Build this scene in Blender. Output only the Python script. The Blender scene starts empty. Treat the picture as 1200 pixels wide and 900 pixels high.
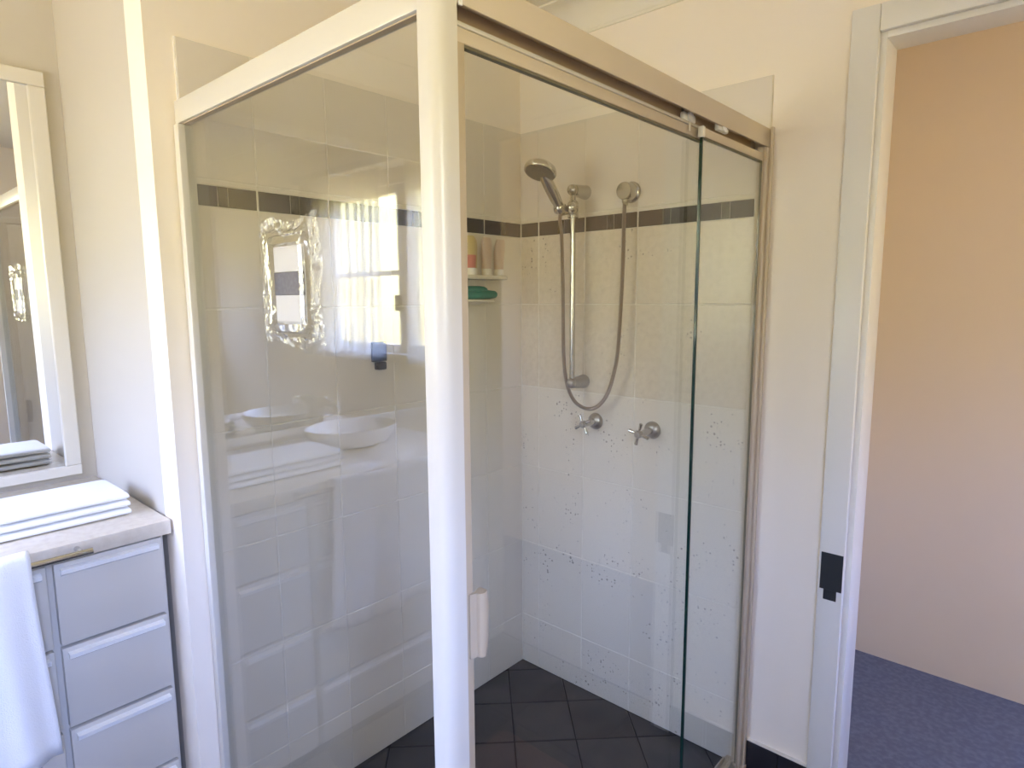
import bpy, bmesh, math, random
from math import sin, cos, pi, radians, sqrt
from mathutils import Vector, Matrix

random.seed(7)
SC = bpy.context.scene
COL = SC.collection

# ------------------------------------------------------------------ camera
yaw, pitch, roll = 0.732496, -0.133336, -0.0065
d_ = Vector((-sin(yaw) * cos(pitch), cos(yaw) * cos(pitch), sin(pitch)))
r_ = Vector((cos(yaw), sin(yaw), 0))
u_ = r_.cross(d_)
r2 = cos(roll) * r_ + sin(roll) * u_
u2 = -sin(roll) * r_ + cos(roll) * u_
cam = bpy.data.cameras.new('camera')
cam.sensor_width = 36.0
cam.lens = 742.81 * 36.0 / 1200.0
cam.clip_start = 0.02
co = bpy.data.objects.new('camera', cam)
COL.objects.link(co)
M4 = Matrix((r2, u2, -d_)).transposed().to_4x4()
M4.translation = Vector((1.54334, -1.76967, 1.41694))
co.matrix_world = M4
SC.camera = co

# ------------------------------------------------------------------ world: garden light outside the windows
WORLD_STRENGTH = 9.0
w = bpy.data.worlds.new('daylight')
SC.world = w
w.use_nodes = True
nt = w.node_tree
nt.nodes.clear()
tc = nt.nodes.new('ShaderNodeTexCoord')
sx = nt.nodes.new('ShaderNodeSeparateXYZ')
mr = nt.nodes.new('ShaderNodeMapRange')
mr.inputs['From Min'].default_value = -1
mr.inputs['From Max'].default_value = 1
rp = nt.nodes.new('ShaderNodeValToRGB')
bg = nt.nodes.new('ShaderNodeBackground')
wo = nt.nodes.new('ShaderNodeOutputWorld')
nt.links.new(tc.outputs['Generated'], sx.inputs[0])
nt.links.new(sx.outputs['Z'], mr.inputs['Value'])
nt.links.new(mr.outputs[0], rp.inputs[0])
nt.links.new(rp.outputs[0], bg.inputs[0])
nt.links.new(bg.outputs[0], wo.inputs[0])
bg.inputs[1].default_value = WORLD_STRENGTH
cr = rp.color_ramp
cr.elements[0].position = 0.0
cr.elements[0].color = (0.80, 0.60, 0.32, 1)       # sunlit ground
cr.elements[1].position = 1.0
cr.elements[1].color = (1.28, 1.74, 3.90, 1)       # open sky
for pos, c in ((0.46, (0.84, 0.70, 0.37, 1)), (0.50, (0.88, 0.80, 0.50, 1)), (0.585, (0.86, 0.82, 0.60, 1)), (0.675, (1.20, 1.62, 3.45, 1))):
    e = cr.elements.new(pos)
    e.color = c


def portal(name, loc, rot, sx_, sy_):
    L = bpy.data.lights.new(name, 'AREA')
    L.shape = 'RECTANGLE'
    L.size = sx_
    L.size_y = sy_
    L.cycles.is_portal = True
    o = bpy.data.objects.new(name, L)
    o.location = loc
    o.rotation_euler = rot
    COL.objects.link(o)
    return o


# window openings: bathroom window in the rear wall, hall window at the end of the hallway
portal('window_daylight_portal', (-0.02, -2.72, 1.57), (radians(90), 0, 0), 1.0, 0.86)
portal('added_window_portal', (2.26, -1.925, 1.675), (0, radians(90), 0), 0.75, 0.55)  # portal of the window added for fill light
portal('hallway_daylight_portal', (3.25, 0.48, 1.475), (0, radians(90), 0), 0.65, 0.30)

# ------------------------------------------------------------------ exposure
vs = SC.view_settings
vs.view_transform = 'Standard'
vs.look = 'None'
vs.exposure = 1.52
vs.gamma = 1.0
vs.use_curve_mapping = False
cy = SC.cycles
cy.max_bounces = 14
cy.diffuse_bounces = 7
cy.glossy_bounces = 6
cy.transmission_bounces = 8
cy.transparent_max_bounces = 32
cy.caustics_reflective = False
cy.caustics_refractive = False
cy.sample_clamp_indirect = 6.0
cy.use_denoising = True

# ------------------------------------------------------------------ materials
MAT = {}


def mat(name, col, rough=0.5, metal=0.0, bump=None, noise=None, spec=0.5, coat=0.0, vary=0.0, sheen=0.0):
    """bump=(scale, strength) ; noise=(scale, other colour, amount)"""
    m = bpy.data.materials.new(name)
    m.use_nodes = True
    t = m.node_tree
    b = t.nodes['Principled BSDF']
    b.inputs['Base Color'].default_value = (*col, 1)
    b.inputs['Roughness'].default_value = rough
    b.inputs['Metallic'].default_value = metal
    b.inputs['Specular IOR Level'].default_value = spec
    b.inputs['Coat Weight'].default_value = coat
    b.inputs['Coat Roughness'].default_value = 0.06
    b.inputs['Sheen Weight'].default_value = sheen
    g = t.nodes.new('ShaderNodeNewGeometry')
    last = None
    if noise:
        n = t.nodes.new('ShaderNodeTexNoise')
        n.inputs['Scale'].default_value = noise[0]
        n.inputs['Detail'].default_value = 4
        t.links.new(g.outputs['Position'], n.inputs['Vector'])
        mp = t.nodes.new('ShaderNodeMapRange')
        mp.inputs['From Min'].default_value = 0.4
        mp.inputs['From Max'].default_value = 0.68
        mp.inputs['To Max'].default_value = noise[2]
        t.links.new(n.outputs['Fac'], mp.inputs['Value'])
        mx = t.nodes.new('ShaderNodeMix')
        mx.data_type = 'RGBA'
        mx.inputs['A'].default_value = (*col, 1)
        mx.inputs['B'].default_value = (*noise[1], 1)
        t.links.new(mp.outputs[0], mx.inputs['Factor'])
        t.links.new(mx.outputs['Result'], b.inputs['Base Color'])
        last = mx.outputs['Result']
    if vary:
        oi = t.nodes.new('ShaderNodeObjectInfo')
        mp = t.nodes.new('ShaderNodeMapRange')
        mp.inputs['To Min'].default_value = 1 - vary
        mp.inputs['To Max'].default_value = 1.0
        t.links.new(oi.outputs['Random'], mp.inputs['Value'])
        hs = t.nodes.new('ShaderNodeHueSaturation')
        hs.inputs['Color'].default_value = (*col, 1)
        t.links.new(mp.outputs[0], hs.inputs['Value'])
        if last:
            t.links.new(last, hs.inputs['Color'])
        t.links.new(hs.outputs[0], b.inputs['Base Color'])
        last = hs.outputs[0]
    if bump:
        n = t.nodes.new('ShaderNodeTexNoise')
        n.inputs['Scale'].default_value = bump[0]
        n.inputs['Detail'].default_value = 3
        t.links.new(g.outputs['Position'], n.inputs['Vector'])
        bp = t.nodes.new('ShaderNodeBump')
        bp.inputs['Strength'].default_value = bump[1]
        bp.inputs['Distance'].default_value = 0.002
        t.links.new(n.outputs['Fac'], bp.inputs['Height'])
        t.links.new(bp.outputs[0], b.inputs['Normal'])
    MAT[name] = m
    return m


mat('wall_paint', (0.91, 0.83, 0.71), 0.55, bump=(180, 0.05))
mat('ceiling_paint', (0.80, 0.76, 0.66), 0.6)
mat('cornice_paint', (0.83, 0.79, 0.69), 0.5)
mat('white_tile', (0.78, 0.715, 0.610), 0.14, bump=(26, 0.035), vary=0.03, spec=0.5)
mat('grout', (0.82, 0.77, 0.67), 0.7, noise=(30, (0.55, 0.5, 0.42), 0.5))
mat('dark_tile', (0.018, 0.011, 0.009), 0.40, noise=(90, (0.042, 0.027, 0.021), 0.8), vary=0.15, spec=0.3)
mat('dark_insert', (0.014, 0.012, 0.011), 0.12, coat=0.4)
mat('floor_tile', (0.036, 0.032, 0.033), 0.30, bump=(60, 0.06), noise=(9, (0.055, 0.048, 0.046), 0.8), vary=0.12)
mat('floor_grout', (0.008, 0.008, 0.008), 0.8)
mat('skirting_tile', (0.020, 0.018, 0.022), 0.35)
mat('frame_cream', (0.63, 0.59, 0.505), 0.32, bump=(40, 0.01))
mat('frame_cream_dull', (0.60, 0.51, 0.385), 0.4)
mat('channel_shade_brown', (0.50, 0.38, 0.245), 0.6)  # brown that puts the shade of the head channel into its colour
mat('handle_beige', (0.50, 0.405, 0.275), 0.35)
mat('seal_dark', (0.16, 0.14, 0.085), 0.5)
mat('chrome', (0.52, 0.51, 0.48), 0.18, metal=1.0)
mat('chrome_worn', (0.42, 0.41, 0.38), 0.28, metal=1.0, noise=(160, (0.33, 0.31, 0.28), 0.5))
mat('hose_metal', (0.36, 0.30, 0.25), 0.32, metal=1.0)
mat('spray_face', (0.085, 0.085, 0.070), 0.45)
mat('nozzle_rubber', (0.08, 0.08, 0.075), 0.6)
mat('white_plastic', (0.82, 0.82, 0.80), 0.3)
mat('tube_pink', (0.62, 0.47, 0.37), 0.35)
mat('tube_yellow', (0.58, 0.45, 0.19), 0.3)
mat('label_red', (0.55, 0.17, 0.12), 0.5)
mat('cap_white', (0.80, 0.76, 0.68), 0.3)
mat('teal_sponge', (0.016, 0.185, 0.140), 0.75, bump=(220, 0.4))
mat('shelf_white', (0.72, 0.66, 0.54), 0.25)
mat('card_white', (0.56, 0.535, 0.49), 0.6)
mat('card_dark', (0.085, 0.075, 0.085), 0.5, noise=(120, (0.13, 0.12, 0.13), 0.6))
mat('wood_white', (0.82, 0.80, 0.75), 0.30)
mat('towel_white', (0.86, 0.86, 0.85), 0.95, bump=(420, 0.6), sheen=0.3)
mat('basin_white', (0.86, 0.85, 0.82), 0.08, coat=0.5)
mat('counter_stone', (0.66, 0.60, 0.50), 0.25, noise=(60, (0.55, 0.48, 0.38), 0.6))
mat('black_plastic', (0.012, 0.012, 0.016), 0.35)
mat('latch_dark', (0.05, 0.055, 0.06), 0.4, metal=0.6)
mat('mat_brown', (0.25, 0.15, 0.115), 0.95, bump=(300, 0.8))
mat('hall_paint', (0.83, 0.725, 0.565), 0.6)
mat('hall_floor', (0.10, 0.115, 0.16), 0.8, bump=(400, 0.4), noise=(60, (0.15, 0.17, 0.22), 0.7))
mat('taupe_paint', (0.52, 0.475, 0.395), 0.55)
mat('drawer_paint', (0.58, 0.55, 0.49), 0.35)
mat('silver_mirror', (0.90, 0.91, 0.90), 0.0, metal=1.0)


def speckle(m, lo=0.36):
    """grime specks on glazed tile: small dark dots in loose clusters low on the wall behind the taps"""
    t = m.node_tree
    b = t.nodes['Principled BSDF']
    src = b.inputs['Base Color'].links[0].from_socket
    g = t.nodes.new('ShaderNodeNewGeometry')
    v = t.nodes.new('ShaderNodeTexVoronoi')
    v.inputs['Scale'].default_value = 95
    t.links.new(g.outputs['Position'], v.inputs['Vector'])
    n = t.nodes.new('ShaderNodeTexNoise')
    n.inputs['Scale'].default_value = 5.5
    n.inputs['Detail'].default_value = 2
    t.links.new(g.outputs['Position'], n.inputs['Vector'])
    sp = t.nodes.new('ShaderNodeSeparateColor')
    t.links.new(v.outputs['Color'], sp.inputs[0])
    # dot radius depends on the cell's random value and on the cluster noise
    mp = t.nodes.new('ShaderNodeMapRange')
    mp.inputs['From Min'].default_value = lo
    mp.inputs['From Max'].default_value = 0.70
    mp.inputs['To Max'].default_value = 0.50
    t.links.new(n.outputs['Fac'], mp.inputs['Value'])
    mu = t.nodes.new('ShaderNodeMath')
    mu.operation = 'MULTIPLY'
    t.links.new(mp.outputs[0], mu.inputs[0])
    po = t.nodes.new('ShaderNodeMath')
    po.operation = 'POWER'
    po.inputs[1].default_value = 2.2
    t.links.new(sp.outputs[0], po.inputs[0])
    t.links.new(po.outputs[0], mu.inputs[1])
    lt = t.nodes.new('ShaderNodeMath')
    lt.operation = 'LESS_THAN'
    t.links.new(v.outputs['Distance'], lt.inputs[0])
    t.links.new(mu.outputs[0], lt.inputs[1])
    sc = t.nodes.new('ShaderNodeMath')
    sc.operation = 'MULTIPLY'
    sc.inputs[1].default_value = 0.62
    t.links.new(lt.outputs[0], sc.inputs[0])
    mx = t.nodes.new('ShaderNodeMix')
    mx.data_type = 'RGBA'
    mx.inputs['B'].default_value = (0.13, 0.11, 0.10, 1)
    t.links.new(src, mx.inputs['A'])
    t.links.new(sc.outputs[0], mx.inputs['Factor'])
    t.links.new(mx.outputs['Result'], b.inputs['Base Color'])


mat('white_tile_specked', (0.78, 0.715, 0.610), 0.16, bump=(70, 0.05), vary=0.03)
speckle(MAT['white_tile_specked'])
mat('white_tile_mottled', (0.745, 0.665, 0.535), 0.22, bump=(60, 0.22), noise=(55, (0.66, 0.58, 0.455), 0.75), vary=0.03)
speckle(MAT['white_tile_mottled'], 0.52)


def thin_glass(name, tint, refl=1.0, rough=0.0, bump=None, ior=1.5):
    """clear sheet: Fresnel mix of a mirror reflection and straight transmission, same for every ray"""
    m = bpy.data.materials.new(name)
    m.use_nodes = True
    t = m.node_tree
    t.nodes.clear()
    out = t.nodes.new('ShaderNodeOutputMaterial')
    mix = t.nodes.new('ShaderNodeMixShader')
    tr = t.nodes.new('ShaderNodeBsdfTransparent')
    gl = t.nodes.new('ShaderNodeBsdfGlossy')
    fr = t.nodes.new('ShaderNodeFresnel')
    ge = t.nodes.new('ShaderNodeNewGeometry')
    mr = t.nodes.new('ShaderNodeMapRange')
    mr.inputs['To Min'].default_value = ior
    mr.inputs['To Max'].default_value = 1 / ior
    t.links.new(ge.outputs['Backfacing'], mr.inputs['Value'])
    t.links.new(mr.outputs[0], fr.inputs['IOR'])
    mu = t.nodes.new('ShaderNodeMath')
    mu.operation = 'MULTIPLY'
    mu.inputs[1].default_value = refl
    t.links.new(fr.outputs[0], mu.inputs[0])
    t.links.new(mu.outputs[0], mix.inputs[0])
    tr.inputs[0].default_value = (*tint, 1)
    gl.inputs['Roughness'].default_value = rough
    t.links.new(tr.outputs[0], mix.inputs[1])
    t.links.new(gl.outputs[0], mix.inputs[2])
    t.links.new(mix.outputs[0], out.inputs[0])
    if bump:
        n = t.nodes.new('ShaderNodeTexNoise')
        n.inputs['Scale'].default_value = bump[0]
        n.inputs['Detail'].default_value = 2
        t.links.new(ge.outputs['Position'], n.inputs['Vector'])
        bp = t.nodes.new('ShaderNodeBump')
        bp.inputs['Strength'].default_value = bump[1]
        bp.inputs['Distance'].default_value = 0.004
        t.links.new(n.outputs['Fac'], bp.inputs['Height'])
        t.links.new(bp.outputs[0], gl.inputs['Normal'])
        t.links.new(bp.outputs[0], fr.inputs['Normal'])
    MAT[name] = m
    return m


thin_glass('clear_glass', (0.940, 0.948, 0.928))
thin_glass('window_glass', (0.95, 0.97, 0.95))
thin_glass('crinkled_film', (0.985, 0.985, 0.98), refl=1.5, rough=0.10, bump=(55, 1.0))
thin_glass('blister_plastic', (0.97, 0.97, 0.965), refl=1.8, rough=0.06, bump=(30, 0.5))
m = mat('glass_edge', (0.004, 0.030, 0.022), 0.15, coat=0.3)


def sheer():
    m = bpy.data.materials.new('sheer_fabric')
    m.use_nodes = True
    t = m.node_tree
    t.nodes.clear()
    out = t.nodes.new('ShaderNodeOutputMaterial')
    mix = t.nodes.new('ShaderNodeMixShader')
    tr = t.nodes.new('ShaderNodeBsdfTransparent')
    m2 = t.nodes.new('ShaderNodeMixShader')
    tl = t.nodes.new('ShaderNodeBsdfTranslucent')
    df = t.nodes.new('ShaderNodeBsdfDiffuse')
    for x in (tl, df):
        x.inputs[0].default_value = (0.86, 0.85, 0.80, 1)
    n = t.nodes.new('ShaderNodeTexNoise')
    n.inputs['Scale'].default_value = 300
    mix.inputs[0].default_value = 0.40
    t.links.new(tl.outputs[0], m2.inputs[1])
    t.links.new(df.outputs[0], m2.inputs[2])
    t.links.new(tr.outputs[0], mix.inputs[1])
    t.links.new(m2.outputs[0], mix.inputs[2])
    t.links.new(mix.outputs[0], out.inputs[0])
    MAT['sheer_fabric'] = m


sheer()


# ------------------------------------------------------------------ mesh helpers
class MB:
    def __init__(s):
        s.v = []
        s.f = []
        s.m = []

    def add(s, vs, fs, mi=0):
        k = len(s.v)
        s.v += [tuple(x) for x in vs]
        s.f += [tuple(i + k for i in f) for f in fs]
        s.m += [mi] * len(fs)
        return s

    def box(s, x0, x1, y0, y1, z0, z1, mi=0):
        vs = [(x0, y0, z0), (x1, y0, z0), (x1, y1, z0), (x0, y1, z0), (x0, y0, z1), (x1, y0, z1), (x1, y1, z1), (x0, y1, z1)]
        return s.add(vs, [(0, 3, 2, 1), (4, 5, 6, 7), (0, 1, 5, 4), (1, 2, 6, 5), (2, 3, 7, 6), (3, 0, 4, 7)], mi)

    def prism(s, poly, axis, a0, a1, mi=0):
        """extrude a closed 2-D polygon along an axis ('x': poly=(y,z), 'y': (x,z), 'z': (x,y))"""
        def P(p, a):
            return {'x': (a, p[0], p[1]), 'y': (p[0], a, p[1]), 'z': (p[0], p[1], a)}[axis]
        n = len(poly)
        vs = [P(p, a0) for p in poly] + [P(p, a1) for p in poly]
        fs = [tuple(range(n))[::-1], tuple(range(n, 2 * n))]
        fs += [(i, (i + 1) % n, n + (i + 1) % n, n + i) for i in range(n)]
        return s.add(vs, fs, mi)

    def loft(s, rings, cap=True, mi=0):
        n = len(rings[0])
        vs = [p for r in rings for p in r]
        fs = []
        for k in range(len(rings) - 1):
            for i in range(n):
                j = (i + 1) % n
                fs.append((k * n + i, k * n + j, (k + 1) * n + j, (k + 1) * n + i))
        if cap:
            fs.append(tuple(range(n))[::-1])
            fs.append(tuple((len(rings) - 1) * n + i for i in range(n)))
        return s.add(vs, fs, mi)

    def lathe(s, prof, org, axis, n=28, mi=0, flat=1.0):
        """prof: list of (radius, distance along axis)"""
        ax = Vector(axis).normalized()
        t = Vector((0, 0, 1)) if abs(ax.z) < 0.9 else Vector((1, 0, 0))
        a = ax.cross(t).normalized()
        b = ax.cross(a)
        o = Vector(org)
        rings = [[o + ax * h + (a * cos(2 * pi * i / n) + b * sin(2 * pi * i / n) * flat) * max(r, 1e-5) for i in range(n)] for r, h in prof]
        return s.loft(rings, True, mi)

    def cyl(s, p0, p1, r0, r1=None, n=24, mi=0):
        p0 = Vector(p0)
        p1 = Vector(p1)
        return s.lathe([(r0, 0), (r0 if r1 is None else r1, (p1 - p0).length)], p0, p1 - p0, n, mi)

    def ball(s, c, r, n=20, k=10, mi=0):
        return s.lathe([(r * sin(pi * i / k), -r * cos(pi * i / k)) for i in range(k + 1)], c, (0, 0, 1), n, mi)

    def tube(s, path, rad, n=12, mi=0):
        pts = [Vector(p) for p in path]
        rings = []
        up = Vector((0, 1, 0))
        for i, p in enumerate(pts):
            t = (pts[min(i + 1, len(pts) - 1)] - pts[max(i - 1, 0)]).normalized()
            a = t.cross(up)
            if a.length < 1e-4:
                a = t.cross(Vector((1, 0, 0)))
            a.normalize()
            b = t.cross(a).normalized()
            r = rad[i] if isinstance(rad, (list, tuple)) else rad
            rings.append([p + (a * cos(2 * pi * k / n) + b * sin(2 * pi * k / n)) * r for k in range(n)])
        return s.loft(rings, True, mi)

    def mesh(s, name, mats, smooth=30, bevel=0.0):
        me = bpy.data.meshes.new(name)
        me.from_pydata(s.v, [], s.f)
        for m in (mats if isinstance(mats, (list, tuple)) else [mats]):
            me.materials.append(MAT[m])
        for p, mi in zip(me.polygons, s.m):
            p.material_index = mi
        bm = bmesh.new()
        bm.from_mesh(me)
        bmesh.ops.recalc_face_normals(bm, faces=bm.faces)
        if bevel:
            es = [e for e in bm.edges if len(e.link_faces) == 2 and e.calc_face_angle(0) > radians(40)]
            bmesh.ops.bevel(bm, geom=es, offset=bevel, segments=2, affect='EDGES', profile=0.5, clamp_overlap=True)
        bm.to_mesh(me)
        bm.free()
        if smooth:
            for p in me.polygons:
                p.use_smooth = True
            me.set_sharp_from_angle(angle=radians(smooth))
        return me

    def build(s, name, mats, parent=None, smooth=30, bevel=0.0, **props):
        return link(name, s.mesh(name, mats, smooth, bevel), parent, **props)


def link(name, me, parent=None, **props):
    o = bpy.data.objects.new(name, me)
    COL.objects.link(o)
    if parent:
        o.parent = parent
        o.matrix_parent_inverse = parent.matrix_world.inverted() if parent.matrix_world != Matrix() else Matrix()
    for k, v in props.items():
        o[k] = v
    return o


def thing(name, loc, label, category, group=None):
    o = bpy.data.objects.new(name, None)
    o.empty_display_size = 0.05
    o.location = loc
    COL.objects.link(o)
    o.matrix_world = Matrix.Translation(loc)
    o['label'] = label
    o['category'] = category
    if group:
        o['group'] = group
    return o


S = dict(kind='structure')


def spline(pts, n=8):
    """Catmull-Rom through pts"""
    P = [Vector(p) for p in pts]
    P = [P[0] * 2 - P[1]] + P + [P[-1] * 2 - P[-2]]
    out = []
    for i in range(1, len(P) - 2):
        a, b, c, d = P[i - 1:i + 3]
        for k in range(n):
            t = k / n
            out.append(0.5 * ((2 * b) + (c - a) * t + (2 * a - 5 * b + 4 * c - d) * t * t + (3 * b - a - 3 * c + d) * t ** 3))
    out.append(P[-2])
    return out


# ------------------------------------------------------------------ the room shell
CEIL = 2.35
XL, XR, YB = -0.65, 2.15, -2.61          # vanity wall, right wall, rear (window) wall
SY = -1.22                                # side wall beside the shower (faces the vanity)
DX0, DX1, DH = 1.125, 1.93, 2.04          # doorway in the shower's back wall

wall_left = MB().box(-0.108, -0.008, SY, 0.108, 0, CEIL).build('wall_left', 'wall_paint', None, 0, **S)
wb = MB()
wb.box(-0.008, DX0, 0.008, 0.108, 0, CEIL)
wb.box(DX1, XR + 0.1, 0.008, 0.108, 0, CEIL)
wb.box(DX0, DX1, 0.008, 0.108, DH, CEIL)
wall_back = wb.build('wall_back', 'wall_paint', None, 0, **S)
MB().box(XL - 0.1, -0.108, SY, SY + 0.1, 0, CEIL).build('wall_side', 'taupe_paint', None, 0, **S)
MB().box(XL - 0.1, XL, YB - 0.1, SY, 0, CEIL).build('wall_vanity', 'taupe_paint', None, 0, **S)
RY0, RY1, RZ0, RZ1 = -2.20, -1.65, 1.30, 2.05  # opening for the added fill window
wq = MB()
wq.box(XR, XR + 0.1, YB - 0.1, RY0, 0, CEIL)
wq.box(XR, XR + 0.1, RY1, 0.008, 0, CEIL)
wq.box(XR, XR + 0.1, RY0, RY1, 0, RZ0)
wq.box(XR, XR + 0.1, RY0, RY1, RZ1, CEIL)
wq.build('wall_right', 'wall_paint', None, 0, **S)
WX0, WX1, WZ0, WZ1 = -0.52, 0.48, 1.14, 2.00
wr = MB()
wr.box(XL, WX0, YB - 0.1, YB, 0, CEIL)
wr.box(WX1, XR, YB - 0.1, YB, 0, CEIL)
wr.box(WX0, WX1, YB - 0.1, YB, 0, WZ0)
wr.box(WX0, WX1, YB - 0.1, YB, WZ1, CEIL)
wr.build('wall_rear', 'wall_paint', None, 0, **S)
MB().box(XL - 0.1, XR + 0.1, YB - 0.1, 0.108, CEIL, CEIL + 0.06).build('ceiling', 'ceiling_paint', None, 0, **S)
floor_room = MB().box(XL - 0.1, XR + 0.1, YB - 0.1, 0.108, -0.08, -0.012).build('floor', 'floor_grout', None, 0, **S)

# cornices: cove with a small step at both edges
def cove(L):
    pr = [(0, 0), (0.006, 0), (0.006, 0.008)]
    for i in range(9):
        a = pi / 2 * i / 8
        pr.append((0.082 - 0.074 * cos(a), 0.082 - 0.074 * (1 - 0.0) + 0.0 + 0.074 * sin(a) * 1.0) if False else (0.008 + 0.074 * (1 - cos(a)), 0.010 + 0.074 * sin(a)))
    pr += [(0.090, 0.084), (0.090, 0.090), (0, 0.090)]
    return pr


pc = cove(0)
MB().prism([(0.008 - p[0], CEIL - 0.09 + p[1]) for p in pc], 'x', -0.008, XR).build('trim_1', 'cornice_paint', None, 35, **S)
MB().prism([(-0.008 + p[0], CEIL - 0.09 + p[1]) for p in pc], 'y', SY, 0.008).build('trim_2', 'cornice_paint', None, 35, **S)
MB().prism([(XL + p[0], CEIL - 0.09 + p[1]) for p in pc], 'y', YB, SY).build('trim_3', 'cornice_paint', None, 35, **S)
MB().prism([(YB + p[0], CEIL - 0.09 + p[1]) for p in pc], 'x', XL, XR).build('trim_4', 'cornice_paint', None, 35, **S)
MB().prism([(SY - p[0], CEIL - 0.09 + p[1]) for p in pc], 'x', XL, -0.008).build('trim_5', 'cornice_paint', None, 35, **S)

# ------------------------------------------------------------------ wall tiles, each one a piece
GAP = 0.0032
TM = {}


def tile_mesh(axis, w_, h_, m, th=0.008, bev=0.0012):
    """tile whose glazed face lies in the plane 0, centred on the origin; axis 'x' faces +x (w along y), 'y' faces -y (w along x)"""
    key = (axis, round(w_, 4), round(h_, 4), m)
    if key in TM:
        return TM[key]
    a, b = w_ / 2 - GAP / 2, h_ / 2 - GAP / 2
    rings = []
    for dep, ins in ((th, 0), (bev, 0), (0, bev)):
        r = []
        for sx_, sz_ in ((-1, -1), (1, -1), (1, 1), (-1, 1)):
            u, v = sx_ * (a - ins), sz_ * (b - ins)
            r.append((-dep, u, v) if axis == 'x' else (u, dep, v))
        rings.append(r)
    me = MB().loft(rings).mesh('wall_tile', m, 40)
    TM[key] = me
    return me


def strip_mesh(axis, w_, h_):
    key = (axis, w_, 'strip')
    if key in TM:
        return TM[key]
    mb = MB()
    g = 0.0030
    def seg(u0, u1, mi, dep):
        z0, z1 = -h_ / 2, h_ / 2
        if axis == 'x':
            mb.box(-0.008, dep, u0, u1, z0, z1, mi)
        else:
            mb.box(u0, u1, -dep, 0.008, z0, z1, mi)
    a = w_ / 2 - g
    if w_ > 0.12:
        seg(-a, -0.0130, 0, 0.0)
        seg(-0.0118, 0.0118, 1, 0.0006)
        seg(0.0130, a, 0, 0.0)
        seg(-0.0130, -0.0118, 2, -0.0006)
        seg(0.0118, 0.0130, 2, -0.0006)
    else:
        seg(-a, a, 0, 0.0)
    TM[key] = mb.mesh('border_tile', ['dark_tile', 'dark_insert', 'grout'], 0)
    return TM[key]


rows = [(0.0, 0.198), (0.198, 0.498), (0.498, 0.798), (0.798, 1.098), (1.098, 1.398), (1.398, 1.637), 'band', (1.684, 1.698), (1.698, 1.998)]
cols1 = [(0.0, 0.189)] + [(0.189 + 0.2 * i, 0.389 + 0.2 * i) for i in range(5)]          # distance from the corner along the left wall
cols1[-1] = (0.989, 1.160)
cols2 = [(0.0, 0.083)] + [(0.083 + 0.2 * i, 0.283 + 0.2 * i) for i in range(4)]
MB().box(-0.008, -0.0014, -1.160, 0.0014, 0, 1.997).build('grout', 'grout', wall_left, 0)
MB().box(-0.0014, 0.882, 0.0014, 0.008, 0, 1.997).build('grout', 'grout', wall_back, 0)
for ri, row in enumerate(rows):
    for wall, axis, cols in ((wall_left, 'x', cols1), (wall_back, 'y', cols2)):
        for c0, c1 in cols:
            cw, cm = c1 - c0, (c0 + c1) / 2
            if row == 'band':
                z0, z1 = 1.637, 1.684
                if axis == 'y' and c1 > 0.88:
                    # last border piece stops short of the frame and a plain offcut finishes the row
                    o = link('wall_tile', tile_mesh(axis, 0.034, z1 - z0, 'white_tile'), wall)
                    o.location = (0.866, 0, (z0 + z1) / 2)
                    cw, cm = 0.166, c0 + 0.083
                me = strip_mesh(axis, round(cw, 4), z1 - z0)
                nm = 'border_tile'
            else:
                z0, z1 = row
                if axis == 'x':
                    m = 'white_tile'
                else:
                    m = 'white_tile_mottled' if ri in (4, 5) else ('white_tile_specked' if ri < 4 else 'white_tile')
                me = tile_mesh(axis, round(cw, 4), round(z1 - z0, 4), m)
                nm = 'wall_tile'
            o = link(nm, me, wall)
            o.location = (0, -cm, (z0 + z1) / 2) if axis == 'x' else (cm, 0, (z0 + z1) / 2)

MB().box(0.8945, DX0 - 0.0585, 0.0072, 0.0079, 1.1422, 1.1440).build('plaster_joint', 'wall_paint', wall_back, 0)

# ------------------------------------------------------------------ shower floor: tiles laid on the diagonal
MB().box(0, 0.90, -1.19, 0.0014, -0.012, -0.0025).build('grout', 'floor_grout', floor_room, 0)


def clip(poly, x0, x1, y0, y1):
    for ax, val, sgn in ((0, x0, 1), (0, x1, -1), (1, y0, 1), (1, y1, -1)):
        out = []
        for i in range(len(poly)):
            p, q = poly[i], poly[(i + 1) % len(poly)]
            ip, iq = sgn * (p[ax] - val) >= 0, sgn * (q[ax] - val) >= 0
            if ip:
                out.append(p)
            if ip != iq:
                t = (val - p[ax]) / (q[ax] - p[ax])
                out.append((p[0] + t * (q[0] - p[0]), p[1] + t * (q[1] - p[1])))
        poly = out
        if not poly:
            return []
    return poly


ST = 0.2828
for i in range(-8, 12):
    for j in range(-2, 14):
        s0, s1 = -0.085 + ST * i, -0.085 + ST * (i + 1)
        t0, t1 = 0.100 + ST * j, 0.100 + ST * (j + 1)
        g = 0.0042
        pl = [((s + t) / 2, (s - t) / 2) for s, t in ((s0 + g, t0 + g), (s1 - g, t0 + g), (s1 - g, t1 - g), (s0 + g, t1 - g))]
        pl = clip(pl, 0.001, 0.835, -1.135, -0.001)
        if len(pl) < 3:
            continue
        area = abs(sum(pl[k][0] * pl[(k + 1) % len(pl)][1] - pl[(k + 1) % len(pl)][0] * pl[k][1] for k in range(len(pl)))) / 2
        if area < 2e-4:
            continue
        cx_, cy_ = sum(p[0] for p in pl) / len(pl), sum(p[1] for p in pl) / len(pl)
        inn = [(cx_ + (p[0] - cx_) * 0.988, cy_ + (p[1] - cy_) * 0.988) for p in pl]
        MB().loft([[(p[0], p[1], -0.008) for p in pl], [(p[0], p[1], -0.001) for p in pl], [(p[0], p[1], 0) for p in inn]]).build('floor_tile', 'floor_tile', floor_room, 40)
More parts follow.
